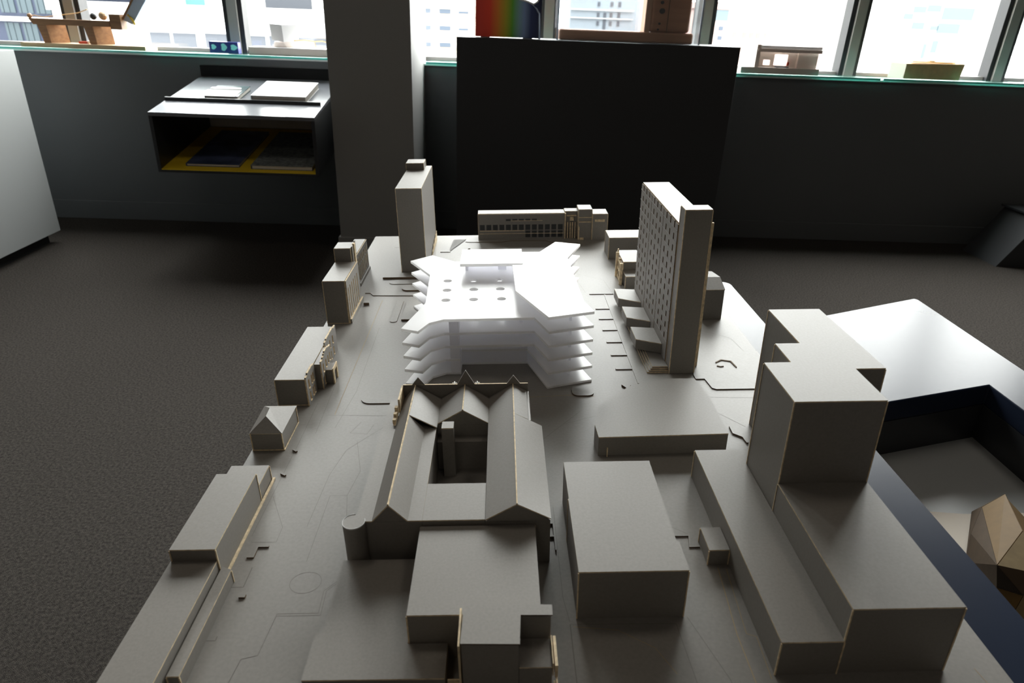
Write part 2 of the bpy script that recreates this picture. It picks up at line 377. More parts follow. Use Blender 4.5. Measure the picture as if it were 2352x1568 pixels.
# lines scored into the board
eng = MB()
def line(pts, wd=.0006, mi=0):
    for a, b in zip(pts, pts[1:]):
        a = Vector(a); b = Vector(b); d = (b - a).normalized(); n = Vector((-d.y, d.x)) * wd / 2
        q = [a - n, b - n, b + n, a + n]
        eng.add([(p.x, p.y, .00012) for p in q], [(0, 1, 2, 3)], mi)
line([(-.383, .30), (-.382, -.349)], .0013, 1); line([(-.36, .10), (-.355, -.25), (-.37, -.40)])
line([(-.43, -.30), (-.43, -.47), (-.434, -.72)]); line([(-.41, -.20), (-.405, -.42)])
line([(-.40, -.35), (-.26, -.356)]); line([(-.32, -.38), (-.335, -.42), (-.30, -.425), (-.292, -.39)])
line([(-.27, -.40), (-.33, -.48), (-.345, -.56), (-.35, -.70)]); line([(-.315, -.45), (-.29, -.55), (-.30, -.62), (-.285, -.70)])
line([(-.43, -.62), (-.39, -.70), (-.39, -.735), (-.43, -.735)])
line([(-.32 + .023 * math.cos(a), -.823 + .021 * math.sin(a)) for a in [k * math.pi / 18 for k in range(37)]])
for o in (0, .004): line([(-.268 - o, -.82), (-.285 - o, -.84), (-.283 - o, -.885 + o), (-.345, -.885 + o), (-.35, -.95), (-.37, -.955), (-.375, -1.0)])
line([(-.33, -.78), (-.33, -.62), (-.30, -.62)]); line([(-.43, -.83), (-.41, -.83), (-.41, -.79)], .0014)
line([(-.427, -.925), (-.415, -.925), (-.415, -.918)], .0014)
line([(.300, -.808), (.290, -.93), (.291, -1.1)], .0013, 1); line([(.312, -.81), (.303, -.93), (.315, -.935), (.312, -1.0)], .001, 1)
line([(.066, -.909), (.212, -.911), (.222, -1.1)]); line([(.066, -.909), (.066, -1.1)], .0013)
line([(.07, -.913), (.13, -.92), (.175, -.95), (.195, -.99)], .0008, 1)
line([(.23, -.90), (.26, -1.0), (.265, -1.1)], .0008); line([(.06, -.66), (.06, -.86), (.066, -.905)])
line([(.10, -.40), (.17, -.37)]); line([(.05, -.46), (.14, -.35)]); line([(.23, -.60), (.23, -.70), (.275, -.735)])
line([(.026, -.288), (.12, -.282), (.178, -.288)], .0013, 1)
line([(.41, -.22), (.425, -.36), (.47, -.42)]); line([(.43, -.30), (.60, -.31)]); line([(.46, -.10), (.48, -.22), (.48, -.26)]); line([(.45, .10), (.57, .0), (.60, -.24)])
line([(.575, -.99), (.60, -1.15)], .0008, 1); line([(.10, .60), (.30, .45), (.33, .15)]); line([(.20, .55), (.23, .34)])
line([(-.42, .82), (-.41, .818), (-.405, .822)], .004)
eng_o = eng.build('scored_lines', [LINE, TANL], bd); eng_o['kind'] = 'stuff'
eng_o['label'] = 'fine scored lines'
tag(bd, 'large flat grey card base board of the city model', 'model base')

# ------------------------------------------------------------------ building helpers
RT = .0021
def corners_strip(mb, poly, z0, z1, mi=1, s=.0009):
    for (x, y) in poly: mb.box(x - s, x + s, y - s, y + s, z0, z1 - .0002, mi)
    return mb
def block(root, poly, h, w0=GAP, strips=True, roof='roof', wall='wall', base_line=False):
    mb = MB().prism(poly, w0, h - RT, 0)
    if base_line:
        xs = [p[0] for p in poly]; ys = [p[1] for p in poly]
        mb.box(min(xs) - .0006, max(xs) + .001, min(ys) - .0008, max(ys), w0, w0 + .0018, 1)
    wo = mb.build(wall, [CARD, EDGE], root)
    if strips:
        for p in poly:
            corners_strip(MB(), [p], w0, h - RT, 0).build('corner_strip', EDGE, wo)
    MB().prism(poly, h - RT, h, 0, 1).build(roof, [CARD, EDGE], root)
def rect(u0, u1, v0, v1): return [(u0, v0), (u1, v0), (u1, v1), (u0, v1)]
def building(name, label, u, v): return tag(mroot(name, u, v), label, 'model building')
def slope_plate(root, quad, th=.0018, name='roof_slope'):
    """a roof board given by its four upper corners"""
    q = [Vector(p) for p in quad]; n = (q[1] - q[0]).cross(q[3] - q[0]).normalized()
    if n.z < 0: q = q[::-1]; n = -n
    low = [p - n * th for p in q]
    MB().add(q + low, [(0, 1, 2, 3), (7, 6, 5, 4)] + [((i + 1) % 4, i, 4 + i, 4 + (i + 1) % 4) for i in range(4)], [0, 0, 1, 1, 1, 1]).build(name, [CARD, EDGE], root)

# 1 tall slab tower at the back left
b = building('slab_tower', 'tall plain grey slab tower with a small box on its roof', -.316, .73)
block(b, rect(-.041, .041, -.185, .18), .279)
block(b, rect(-.042, .020, .104, .178), .303, w0=.2792, roof='rooftop_cap', wall='rooftop_box')
rg = [(0, 0), (.19, 0), (.19, .036), (.17, .030), (.15, .033), (.13, .024), (.11, .028), (.09, .018), (.06, .022), (.04, .012), (.02, .010)]
mb = MB(); mb.prism(rg, .0, .0025, 1, 1)
mb.v = [(.0425 + z, -.01 + x, y + GAP) for x, y, z in mb.v]; mb.build('ragged_screen', [CARD, EDGE], b)

# 2 long hall with windows at the back edge
b = building('window_hall', 'long low hall with rows of windows at the far edge of the board', .13, .925)
block(b, rect(-.243, .083, -.016, .036), .099, roof='main_roof', wall='main_wall')
ss = [-.243, -.239]; n = 13
for i in range(n): ss += [-.238 + i * .0246 + .0012, -.238 + i * .0246 + .0195]
ss += [.083]; ts = [.0005, .007, .020, .0215, .033, .036, .057, .071, .079, .097]
def vd(i, j):
    wcol = i >= 2 and i % 2 == 0 and i < len(ss) - 2
    k = (i - 2) // 2
    return wcol and ((j == 5) or (j == 3 and k < 7 and False) or (j in (1, 2, 3) and k >= 7) or (j == 7 and 4 <= k <= 8))
fac = MB(); fac.grid_plate(ss, ts, vd, 0, .003, lambda s_, t, d: (s_, -.0195 - d + .003, t), 0, 1); fac.build('window_front', [CARD, EDGE], b)
MB().box(-.242, .082, -.0193, -.0163, .004, .096).build('window_backing', BLACK, b)
fac = MB().box(-.238, -.068, -.0225, -.0195, .033, .0345, 0).box(-.238, .08, -.0222, -.0195, .0222, .0232, 0).box(-.12, -.0, -.022, -.0195, .0715, .0727, 0); fac.build('sill_strip', EDGE, b)
block(b, rect(.0845, .133, -.006, .036), .103, roof='link_roof', wall='link_wall')
mb = MB().box(.0835, .0875, -.022, -.007, GAP, .098, 0)
for x in (.094, .104, .112, .122): mb.box(x, x + .0035, -.016, -.012, GAP, .062, 0)
mb.box(.104, .118, -.014, -.008, .068, .082, 0).box(.092, .128, -.013, -.0065, .085, .088, 0); mb.build('entrance_post', EDGE, b)
block(b, rect(.134, .1845, -.034, .034), .116, roof='stair_roof', wall='stair_wall')
MB().box(.136, .182, -.038, -.0345, .085, .087).box(.136, .182, -.0385, -.0345, .067, .07).box(.134, .138, -.0385, -.0345, GAP, .05).box(.14, .155, -.04, -.0345, GAP, .008).build('stair_trim', EDGE, b)
block(b, rect(.186, .243, -.04, .03), .100, roof='end_roof', wall='end_wall')
MB().box(.195, .232, -.0425, -.0405, .07, .079).build('end_vent', EDGE, b)

# 3 plain box beside the far hall
b = building('plain_box', 'plain low grey box behind the little fronted house', .40, .70)
block(b, rect(-.055, .10, -.046, .047), .077)

# 4 small house with false front
b = building('fronted_house', 'small house with an ornate tan false front behind the tall slab', .385, .45)
block(b, rect(-.028, .035, -.02, .10), .066, roof='main_roof')
block(b, rect(-.029, .03, -.080, -.0215), .039, roof='porch_roof', wall='porch_wall')
mb = MB()
ss = [-.045, -.035, -.022, -.010, 0, .012, .022, .034]; ts = [.0003, .012, .030, .040, .056, .070]
mb.grid_plate(ss, ts, lambda i, j: i % 2 == 1 and j in (1, 3), 0, .004, lambda s_, t, d: (-.034 - d, s_, t), 0, 1)
mb.box(-.043, -.034, .028, .037, GAP, .081).box(-.043, -.034, -.05, -.043, GAP, .070).box(-.041, -.034, -.016, -.010, .07, .076).box(-.0375, -.0335, .037, .041, GAP, .09)
mb.build('false_front', [EDGE, DKEDGE], b)

# 5 tall slab with window grid, core, pods and steps
b = building('window_slab_tower', 'tall slab tower with a grid of small windows and a taller blank core', .40, .05)
block(b, rect(-.0335, .037, -.198, .215), .35, strips=False)
NF = 11; BAY = [(-.198, -.062), (-.058, .076), (.080, .214)]
ts = [.0003, .050]; fl = (.347 - .050) / NF
for k in range(NF): ts += [.050 + k * fl + .0125, .050 + (k + 1) * fl]
for (a, c) in BAY:
    w_ = (c - a); ss = [a, a + w_ * .18, a + w_ * .245, a + w_ * .46, a + w_ * .525, a + w_ * .74, a + w_ * .805, c]
    mb = MB(); mb.grid_plate(ss, ts, lambda i, j: i % 2 == 1 and j >= 2 and j % 2 == 0, 0, .0018, lambda s_, t, d: (-.0348 - d, s_, t), 0, 1)
    for k in range(NF): mb.box(-.0376, -.0366, a, c, .050 + k * fl + .0112, .050 + k * fl + .0124, 0)
    mb.build('window_panel', [CARD, DKEDGE], b)
MB().box(-.0346, -.0338, -.197, .214, .03, .347).build('window_backing', DKEDGE, b)
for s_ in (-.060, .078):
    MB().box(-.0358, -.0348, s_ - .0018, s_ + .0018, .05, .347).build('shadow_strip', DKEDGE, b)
block(b, rect(-.034, .024, -.238, -.1985), .390, roof='core_roof', wall='core_wall')
MB().box(.025, .0400, -.206, -.199, GAP, .352).build('side_fin', [EDGE], b)
for i, (p, s0) in enumerate(zip(([(-.095, .140), (-.0375, .109), (-.0375, .207), (-.095, .216)], [(-.095, .004), (-.0375, -.023), (-.0375, .070), (-.095, .080)], [(-.095, -.131), (-.0375, -.159), (-.0375, -.066), (-.095, -.056)]), range(3))):
    pr = MB().prism(p, .014, .038, 0); pr.build('pod_wall', CARD, b)
    MB().prism(p, .0382, .0400, 0, 1).build('pod_roof', [CARD, EDGE], b)
    MB().box(p[0][0] + .02, -.045, p[1][1] + .05, p[2][1] - .02, .0125, .0139).build('pod_support', DKEDGE, b)
for k in range(4):
    MB().prism(rect(-.085 + k * .0045, -.0345, -.234 + k * .0035, .14), GAP + k * .003, .003 + k * .003, 0, 1).build('podium_step', [CARD2, EDGE], b)

# 6 hip house at right board edge
b = building('mansard_house', 'small house with sloping roof sides beside the tall window slab', .555, .17)
e0, e1 = .088, .106
MB().prism(rect(-.035, .026, -.046, .05), GAP, e0).build('wall', CARD, b)
lo = [(-.036, -.047, e0), (.027, -.047, e0), (.027, .051, e0), (-.036, .051, e0)]; hi = [(-.02, .004, e1), (.026, .004, e1), (.012, .04, e1 + .004), (-.02, .04, e1 + .004)]
for i in range(4):
    j = (i + 1) % 4; slope_plate(b, [lo[i], lo[j], hi[j], hi[i]])
slope_plate(b, hi, name='roof_flat')

# 7 wide low building with curved back
b = building('curved_hall', 'wide low flat building with a curved back edge', .28, -.42)
block(b, shift([(.156, -.513), (.403, -.507), (.406, -.375), (.395, -.289), (.346, -.288), (.305, -.294), (.247, -.319), (.169, -.401), (.154, -.469)], .28, -.42), .042, strips=False)
MB().box(-.108, -.106, -.098, -.0945, GAP, .02).build('door_post', EDGE, b)

# 8 middle block
b = building('two_part_block', 'plain rectangular block with a seam across its roof', .15, -.77)
block(b, shift(rect(.077, .2205, -.7445, -.649), .15, -.77), .0845, roof='rear_roof', wall='rear_wall', strips=False)
block(b, shift([(.076, -.899), (.2245, -.899), (.2245, -.843), (.2205, -.843), (.2205, -.7455), (.076, -.7455)], .15, -.77), .0855, roof='front_roof', wall='front_wall')

# 9 large stepped block with tower
b = building('stepped_tower_block', 'largest building, a zigzag-plan tower rising from a two-level block', .45, -.75)
T_ = [(.481, -.409), (.395, -.625), (.397, -.7475)]
block(b, shift(rect(.3175, .3955, -.994, -.583), .45, -.75), .058, roof='lower_roof', wall='lower_wall')
block(b, shift(rect(.3960, .533, -.992, -.7485), .45, -.75), .110, roof='upper_roof', wall='upper_wall')
block(b, shift([(.397, -.748), (.532, -.748), (.532, -.650), (.580, -.650), (.578, -.409), (.482, -.409), (.482, -.556), (.440, -.556), (.440, -.625), (.3965, -.625)], .45, -.75), .254, roof='tower_roof', wall='tower_wall')

# 10 kiosk
b = building('kiosk', 'tiny grey kiosk box beside the stepped tower block', .301, -.776)
block(b, rect(-.0155, .0155, -.0255, .0245), .029)

# 11 school with three gables round a courtyard
b = building('gabled_school', 'large school with pitched roof wings around a dark courtyard', -.10, -.60)
def S(poly): return shift(poly, -.10, -.60)
EV, RG = .085, .115
for r_ in ((-.2435, -.1455, -.789, -.4335), (-.0515, .0455, -.789, -.5405), (-.0515, .0235, -.5400, -.4335), (-.1450, -.0520, -.789, -.703), (-.1450, -.0520, -.526, -.4335)):
    MB().prism(S(rect(*r_)), GAP, EV - .0022).build('wall', CARD, b)
for r_ in ((-.2440, -.2195, -.7895, -.540), (-.1665, -.1450, -.7895, -.540), (-.1448, -.0516, -.7895, -.7025)):
    MB().prism(S(rect(*r_)), EV - .002, EV, 0, 1).build('flat_roof', [CARD, EDGE], b)
def L3(u, v, w): return (u + .10, v + .60, w)
def gable_wall(u0, u1, ur, v, e=EV, r=RG - .002):
    MB().add([L3(u0, v, e - .002), L3(u1, v, e - .002), L3(ur, v, r), L3(u0, v + .003, e - .002), L3(u1, v + .003, e - .002), L3(ur, v + .003, r)], [(0, 1, 2), (5, 4, 3), (0, 3, 4, 1), (1, 4, 5, 2), (2, 5, 3, 0)]).build('gable_wall', CARD, b)
slope_plate(b, [L3(-.193, -.79, RG), L3(-.193, -.4335, RG), L3(-.2195, -.4335, EV), L3(-.2195, -.79, EV)])
slope_plate(b, [L3(-.193, -.79, RG), L3(-.193, -.5405, RG), L3(-.1660, -.5405, EV), L3(-.1660, -.79, EV)])
slope_plate(b, [L3(-.193, -.540, RG), L3(-.193, -.4335, RG), L3(-.1440, -.4335, EV + .002), L3(-.1440, -.540, EV + .002)])
slope_plate(b, [L3(-.097, -.527, RG), L3(-.097, -.4335, RG), L3(-.1438, -.4335, EV + .002), L3(-.1438, -.527, EV + .002)])
slope_plate(b, [L3(-.097, -.527, RG), L3(-.097, -.4335, RG), L3(-.0512, -.4335, EV + .002), L3(-.0512, -.527, EV + .002)])
slope_plate(b, [L3(-.004, -.7925, RG), L3(-.004, -.4335, RG), L3(-.0510, -.4335, EV + .002), L3(-.0510, -.7925, EV + .002)])
slope_plate(b, [L3(-.004, -.7925, RG), L3(-.004, -.5405, RG), L3(.0465, -.5405, EV + .002), L3(.0465, -.7925, EV + .002)])
slope_plate(b, [L3(-.004, -.540, RG), L3(-.004, -.4335, RG), L3(.022, -.4335, RG - .014), L3(.022, -.540, RG - .014)])
MB().box(.1225, .1265, .06, .1665, GAP, RG - .0165).build('wall', CARD, b)
gable_wall(-.2185, -.167, -.193, -.789); gable_wall(-.0505, .0455, -.004, -.7915); gable_wall(-.1425, -.0515, -.097, -.526)
for ur, v0 in ((-.193, -.79), (-.004, -.7925), (-.097, -.527)):
    MB().box(ur + .0990, ur + .1010, v0 + .60, -.4335 + .60, RG - .0008, RG + .0012).build('ridge_strip', EDGE, b)
MB().prism(S(rect(-.1445, -.0525, -.5475, -.5265)), GAP, .060).build('court_ledge', CARD, b)
MB().prism(S(rect(-.1325, -.1115, -.571, -.549)), GAP, .103).build('chimney', CARD, b); MB().prism(S(rect(-.1325, -.1115, -.571, -.549)), .1031, .1048, 0, 1).build('chimney_cap', [CARD, EDGE], b)
cir = [(-.2455 + .0165 * math.cos(k * math.pi / 16), -.7915 + .0165 * math.sin(k * math.pi / 16)) for k in range(32)]
mb = MB().prism(S(cir), GAP, .0848); mb.build('round_turret', CARD, b)
MB().prism(S(cir), .0850, .0866, 0, 1).build('turret_cap', [CARD, PAPER], b)
MB().tube([(p[0], p[1], .0868) for p in S(cir)[8:] + S(cir)[:3]], .0005).build('turret_rim', PAPER, b)
# the street front: thin board with openings, gable triangles above
ss = [-.217]; k = 0
while ss[-1] < .012: ss += [round(ss[-1] + .008, 4), round(ss[-1] + .014, 4)]
ss[-1] = .025; ts = [.0003, .02, .045, .058, .082, .116]
fac = MB(); fac.grid_plate(ss, ts, lambda i, j: i % 2 == 1 and j in (1, 3), 0, .003, lambda s_, t, d: L3(s_, -.433 + d, t), 0, 1); fac.build('street_front', [CARD, EDGE], b)
for c, hw, a in ((-.187, .0125, .0165), (-.095, .0165, .030), (-.003, .0125, .0175)):
    t_ = [L3(c - hw, -.4328, .1162), L3(c + hw, -.4328, .1162), L3(c, -.4328, .1162 + a)]; t2 = [(p[0], p[1] + .0028, p[2]) for p in t_]
    MB().add(t_ + t2, [(0, 1, 2), (5, 4, 3), (0, 3, 4, 1), (1, 4, 5, 2), (2, 5, 3, 0)], [0, 0, 1, 1, 1]).build('front_gable', [CARD, WEDGE], b)
for u in (-.117, -.073): MB().box(u + .099, u + .101, .1665, .1685, .1162, .122).box(u + .0955, u + .1045, .167, .168, .1185, .1195).build('finial', WEDGE, b)
mb = MB().box(-.1205, -.1172, .115, .1695, .0855, .114)
for v_, h_ in ((.110, .098), (.094, .094), (.080, .090)): mb.box(-.1262, -.1205, v_ - .004, v_ + .004, .0855, h_ + .004).box(-.1250, -.1205, v_ - .010, v_ - .004, .0855, h_ - .004)
mb.build('side_buttress', EDGE, b)
mb = MB()
for v_ in (-.745, -.70, -.66): mb.box(.1465, .1475, v_ + .60 - .012, v_ + .60 + .012, .02, .06)
mb.build('side_window', DKEDGE, b)

# 12 gym hall, low front block
b = building('hall_box', 'square flat-topped hall box in front of the school wings', -.06, -.87)
block(b, shift(rect(-.1475, .0225, -.9585, -.7935), -.06, -.87), .0768)
b = building('low_annexe', 'low flat annexe stretching to the board front beside the hall box', -.20, -.90)
block(b, shift([(-.2635, -.9415), (-.272, -.9415), (-.272, -1.012), (-.0975, -1.013), (-.0975, -.9615), (-.1490, -.9615), (-.1490, -.8105), (-.2290, -.8105), (-.2635, -.8105)], -.20, -.90), .0302, strips=False)
# 13 notched block at the front
b = building('notched_block', 'small L-shaped block with a sunken terrace touching the hall box', -.02, -.99)
N_ = lambda p: shift(p, -.02, -.99)
MB().prism(N_([(-.0745, -1.021), (-.0075, -1.023), (-.0075, -.981), (.033, -.982), (.033, -.966), (-.0725, -.9645)]), GAP, .0965).build('wall', CARD, b)
MB().prism(N_([(-.0755, -1.0225), (-.006, -1.0245), (-.004, -.9822), (.0350, -.983), (.0350, -.967), (-.0735, -.9640)]), .0985, .1002, 0, 1).build('roof', [CARD, DKEDGE], b)
MB().box(-.0585, -.0562, -.034, .0225, GAP, .0975).build('side_board', EDGE, b)
MB().prism(N_(rect(-.0070, .0325, -1.0230, -.9832)), GAP, .0590).build('terrace_wall', CARD, b)
MB().prism(N_(rect(-.0070, .0325, -1.0245, -.9832)), .0592, .0608, 0, 1).build('terrace_floor', [CARD, EDGE], b)
mb = MB().box(.0530, .0542, -.034, .0065, .045, .066).box(.0555, .0590, -.037, .006, .046, .066)
mb.box(.054, .0562, -.044, -.036, GAP, .04).box(.0565, .0585, -.05, -.037, GAP, .047); mb.build('side_screen', EDGE, b)
MB().box(-.075, -.0595, -.018, -.0160, GAP, .02).build('back_rail', EDGE, b)

# 14 long stepped building on the left edge and its strip
b = building('long_stepped_building', 'long stepped building along the near side of the board edge', -.48, -.80)
A_ = lambda p: shift(p, -.48, -.80)
block(b, A_(rect(-.5145, -.4470, -.6325, -.571)), .032, roof='end_roof', wall='end_wall')
block(b, A_(rect(-.5125, -.4455, -.815, -.633)), .060, roof='middle_roof', wall='middle_wall')
block(b, A_(rect(-.5145, -.4465, -1.25, -.8155)), .039, roof='low_roof', wall='low_wall')
MB().box(.0348, .0388, -.01, .232, GAP, .003).build('plinth_strip', EDGE, b)
b = building('narrow_strip_building', 'narrow strip building set against the long stepped building', -.437, -.90)
block(b, shift([(-.4430, -.998), (-.4275, -.998), (-.4275, -.819), (-.4430, -.812)], -.437, -.90), .024)

# 15 hip roofed house
b = building('hip_house', 'small house with a four-sided hip roof on the board edge', -.482, -.427)
MB().prism(rect(-.029, .030, -.0495, .050), GAP, .0385).build('wall', CARD, b)
mb = MB(); corners_strip(mb, rect(-.0295, .0305, -.050, .0505), GAP, .038, 0); mb.box(-.031, .0325, -.0512, -.0500, GAP, .002, 0).box(.0307, .0325, -.05, .05, GAP, .002, 0); mb.build('corner_strip', EDGE, b)
e = [(-.031, -.052, .0395), (.0325, -.052, .0395), (.0325, .052, .0395), (-.034, .052, .0395)]; r0, r1 = (-.006, -.018, .0585), (-.008, .013, .0585)
def tri_plate(p):
    q = [Vector(x) for x in p]; n = (q[1] - q[0]).cross(q[2] - q[0]).normalized()
    if n.z < 0: q = q[::-1]; n = -n
    low = [x - n * .0016 for x in q]
    MB().add(q + low, [(0, 1, 2), (5, 4, 3)] + [((i + 1) % 3, i, 3 + i, 3 + (i + 1) % 3) for i in range(3)], [0, 0, 1, 1, 1]).build('roof_slope', [CARD, EDGE], b)
tri_plate([e[0], e[1], r0]); tri_plate([e[2], e[3], r1]); slope_plate(b, [e[1], e[2], r1, r0]); slope_plate(b, [e[3], e[0], r0, r1])

# 16 terrace with stepped parapet front
b = building('parapet_terrace', 'terrace building with a stepped parapet and windows facing the white model', -.483, -.17)
Tt = lambda p: shift(p, -.483, -.17)
block(b, Tt(rect(-.5125, -.4475, -.308, -.032)), .064, base_line=True)
def side_front(v0, v1, u, hs, wins, name, steps):
    ss = [v0]; 
    for a, c in wins: ss += [a, c]
    ss += [v1]; ts = [.0003, .006, .026, .036, .056, .066]
    mb = MB(); mb.grid_plate(ss, ts, lambda i, j: i % 2 == 1 and j in (1, 3), 0, .003, lambda s_, t, d: (u + d, s_, t), 0, 1)
    for a, c, h_ in steps: mb.box(u, u + .003, a, c, .0661, h_, 0)
    for a, c in wins:
        for z in (.006, .036): mb.box(u, u + .0045, a, c, z - .0012, z + .0004, 1)
    for a, c, h_ in steps: mb.box(u - .0004, u + .0034, a + .0015, c - .0015, h_, h_ + .0012, 1)
    mb.build(name, [CARD, EDGE], b)
MB().box(.0352, .0358, -.14, .137, .003, .062).build('window_backing', DKEDGE, b)
W1 = [(-.128, -.119), (-.106, -.098), (-.094, -.086)]
side_front(-.141, -.0735, .0360, 0, W1, 'end_front', [(-.141, -.127, .068), (-.127, -.085, .072), (-.085, -.0735, .069)])
W2 = [(-.054, -.046), (-.030, -.022), (-.010, -.003), (.006, .013)]
side_front(-.066, .024, .0500, 0, W2, 'bay_front', [(-.066, -.05, .067), (-.05, -.038, .070), (-.038, -.03, .073), (-.03, -.005, .076), (-.005, .008, .073), (.008, .024, .069)])
W3 = [(.046, .054), (.070, .078), (.098, .106)]
side_front(.030, .138, .0360, 0, W3, 'far_front', [(.030, .045, .069), (.045, .115, .072), (.115, .138, .068)])
MB().prism(rect(.0362, .0497, -.065, .023), GAP, .062).build('bay_wall', CARD, b)
MB().prism(rect(.0535, .069, -.040, -.006), GAP, .034).build('porch_wall', CARD, b)
MB().prism(rect(.0535, .070, -.041, -.005), .0342, .0358, 0, 1).build('porch_roof', [CARD, EDGE], b)
MB().box(.0695, .072, -.043, -.034, GAP, .039).box(.0695, .072, -.012, -.004, GAP, .039).box(.0695, .072, -.034, -.012, .03, .0385).build('porch_front', EDGE, b)

# 17 slotted building with upper box
b = building('slotted_block', 'grey block with tall vertical slots and a raised box at its back', -.478, .24)
V2 = lambda p: shift(p, -.478, .24)
block(b, V2(rect(-.5075, -.4480, .131, .292)), .125, base_line=True)
ss = [-.109]; 
for k_ in range(6): ss += [-.098 + k_ * .0235, -.098 + k_ * .0235 + .0085]
ss += [.055]; ts = [.0003, .014, .100, .1245]
mb = MB(); mb.grid_plate(ss, ts, lambda i, j: i % 2 == 1 and j == 1, 0, .003, lambda s_, t, d: (.0315 + d, s_, t), 0, 1)
mb.box(.0347, .0385, -.109, .06, .0003, .012, 0).box(.0340, .0385, -.109, .06, .012, .0133, 1); mb.build('slotted_front', [CARD, EDGE], b)
block(b, V2(rect(-.5075, -.4600, .2930, .353)), .165, roof='upper_roof', wall='upper_wall')
mb = MB()
for k_ in range(3): mb.box(.0195, .0225 + .003 * (k_ % 2), .058 + k_ * .018, .070 + k_ * .018, GAP, .168 + .003 * k_, 0 if k_ != 1 else 1)
mb.build('upper_front', [CARD, EDGE], b)

# 18 block behind it
b = building('ribbed_block', 'ribbed grey block with a tan weathered side behind the slotted block', -.49, .51)
block(b, rect(-.022, .014, -.09, .08), .103)
ss = [-.09]; 
for k_ in range(7): ss += [-.084 + k_ * .0235, -.084 + k_ * .0235 + .010]
ss += [.08]; ts = [.0003, .018, .06, .066, .088, .102]
mb = MB(); mb.grid_plate(ss, ts, lambda i, j: i % 2 == 1 and j in (1, 3), 0, .002, lambda s_, t, d: (.0152 + d, s_, t), 0, 1)
mb.box(.0173, .0215, -.09, .08, .0003, .010, 0); mb.build('ribbed_front', [CARD, EDGE], b)

# 19 white proposal building: stacked floor plates
b = mroot('white_plate_building', -.03, .02)
tag(b, 'bright white stacked-plate building with pointed corners at the centre of the city model', 'model building')
Z = lambda p: shift(p, -.03, .02)
OUT = [(-.247, -.223), (-.208, -.239), (-.188, -.195), (-.157, -.176), (.050, -.172), (.078, -.251), (.179, -.220), (.163, -.164), (.153, .147), (.200, .268), (.131, .294),
       (.081, .205), (-.157, .230), (-.224, .289), (-.282, .241), (-.216, .123), (-.208, -.075), (-.217, -.114)]
VOID = [(-.247, -.223), (-.205, -.235), (-.188, -.195), (-.157, -.176), (-.1225, -.176), (-.1225, -.1265), (.035, -.1265), (.076, -.252), (.180, -.219), (.163, -.164), (.153, .147), (.200, .268), (.131, .294),
        (.081, .205), (-.157, .230), (-.224, .289), (-.282, .241), (-.216, .123), (-.208, -.075), (-.217, -.114)]
VOID2 = [p if p not in ((.035, -.1265), (.076, -.252)) else {(.035, -.1265): (.035, -.1265), (.076, -.252): (.078, -.250)}[p] for p in VOID]
holes = []
for cx, cy in ((-.165, .074), (-.098, .076), (-.030, .077), (-.162, .007), (-.095, .010), (-.028, .011), (-.160, -.060), (-.093, -.057), (-.025, -.056)):
    holes.append(Z([(cx + .0112 * math.cos(-k * math.pi / 12), cy + .0112 * math.sin(-k * math.pi / 12)) for k in range(24)]))
def floor_plate(poly, top, th=.0065, hs=()):
    mb = MB().prism(Z(poly), top - th, top, 0, 1, hs); P = Z(poly); n = len(P)
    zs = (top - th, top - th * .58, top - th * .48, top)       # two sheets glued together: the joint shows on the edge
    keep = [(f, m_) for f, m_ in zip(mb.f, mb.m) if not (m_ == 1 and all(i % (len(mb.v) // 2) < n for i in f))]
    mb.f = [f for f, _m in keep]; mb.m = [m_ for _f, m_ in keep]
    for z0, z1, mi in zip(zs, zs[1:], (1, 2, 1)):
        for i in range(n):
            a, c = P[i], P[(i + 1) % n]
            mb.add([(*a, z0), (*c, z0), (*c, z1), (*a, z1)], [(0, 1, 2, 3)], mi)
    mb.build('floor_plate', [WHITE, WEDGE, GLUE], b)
MB().prism(Z(VOID), GAP, .005, 0, 1).build('ground_plate', [WHITE, WEDGE], b)
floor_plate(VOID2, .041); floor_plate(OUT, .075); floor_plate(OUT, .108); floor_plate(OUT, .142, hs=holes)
P6 = [(.004, .103), (.009, -.090), (.077, -.251), (.179, -.222), (.163, -.164), (.153, .147), (.200, .268), (.131, .294), (.081, .203), (.0325, .203), (.0325, .103)]
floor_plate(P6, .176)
MB().prism(Z(rect(-.133, .0315, .101, .224)), .1710, .1785, 0, 1).build('roof_bridge', [WHITE, WEDGE], b)
for r_, z0, z1 in (((-.1225, -.115, .150, .205), .1425, .1705), ((-.115, .03, .198, .2045), .1425, .1705), ((-.034, -.012, .155, .192), .1425, .1705)):
    MB().prism(Z(rect(*r_)), z0, z1).build('roof_wall', WPANEL, b)
MB().prism(Z(rect(-.1225, .035, -.1262, -.1222)), .0055, .068).build('back_panel', WPANEL, b)
for r_, lv in (((-.1455, -.1235, -.1755, -.135), 5), ((.105, .135, -.06, .06), 6), ((-.19, -.15, .15, .20), 5)):
    zz = [.005, .041, .075, .108, .142, .176][:lv]
    for z0, z1 in zip(zz, zz[1:]):
        MB().prism(Z(rect(*r_)), z0 + .0002, z1 - .0067).build('core', WPANEL, b)
for cx, cy in ((.02, -.12), (.02, .05), (.02, .18), (.13, .13), (.10, .24), (.13, -.19), (-.22, .20)):
    for z0, z1 in zip([.005, .041, .075, .108, .142], [.041, .075, .108, .142, .176]):
        if z1 > .15 and cx < .05: continue
        MB().prism(Z(rect(cx - .003, cx + .003, cy - .003, cy + .003)), z0 + .0002, z1 - .0067).build('post', WPANEL, b)

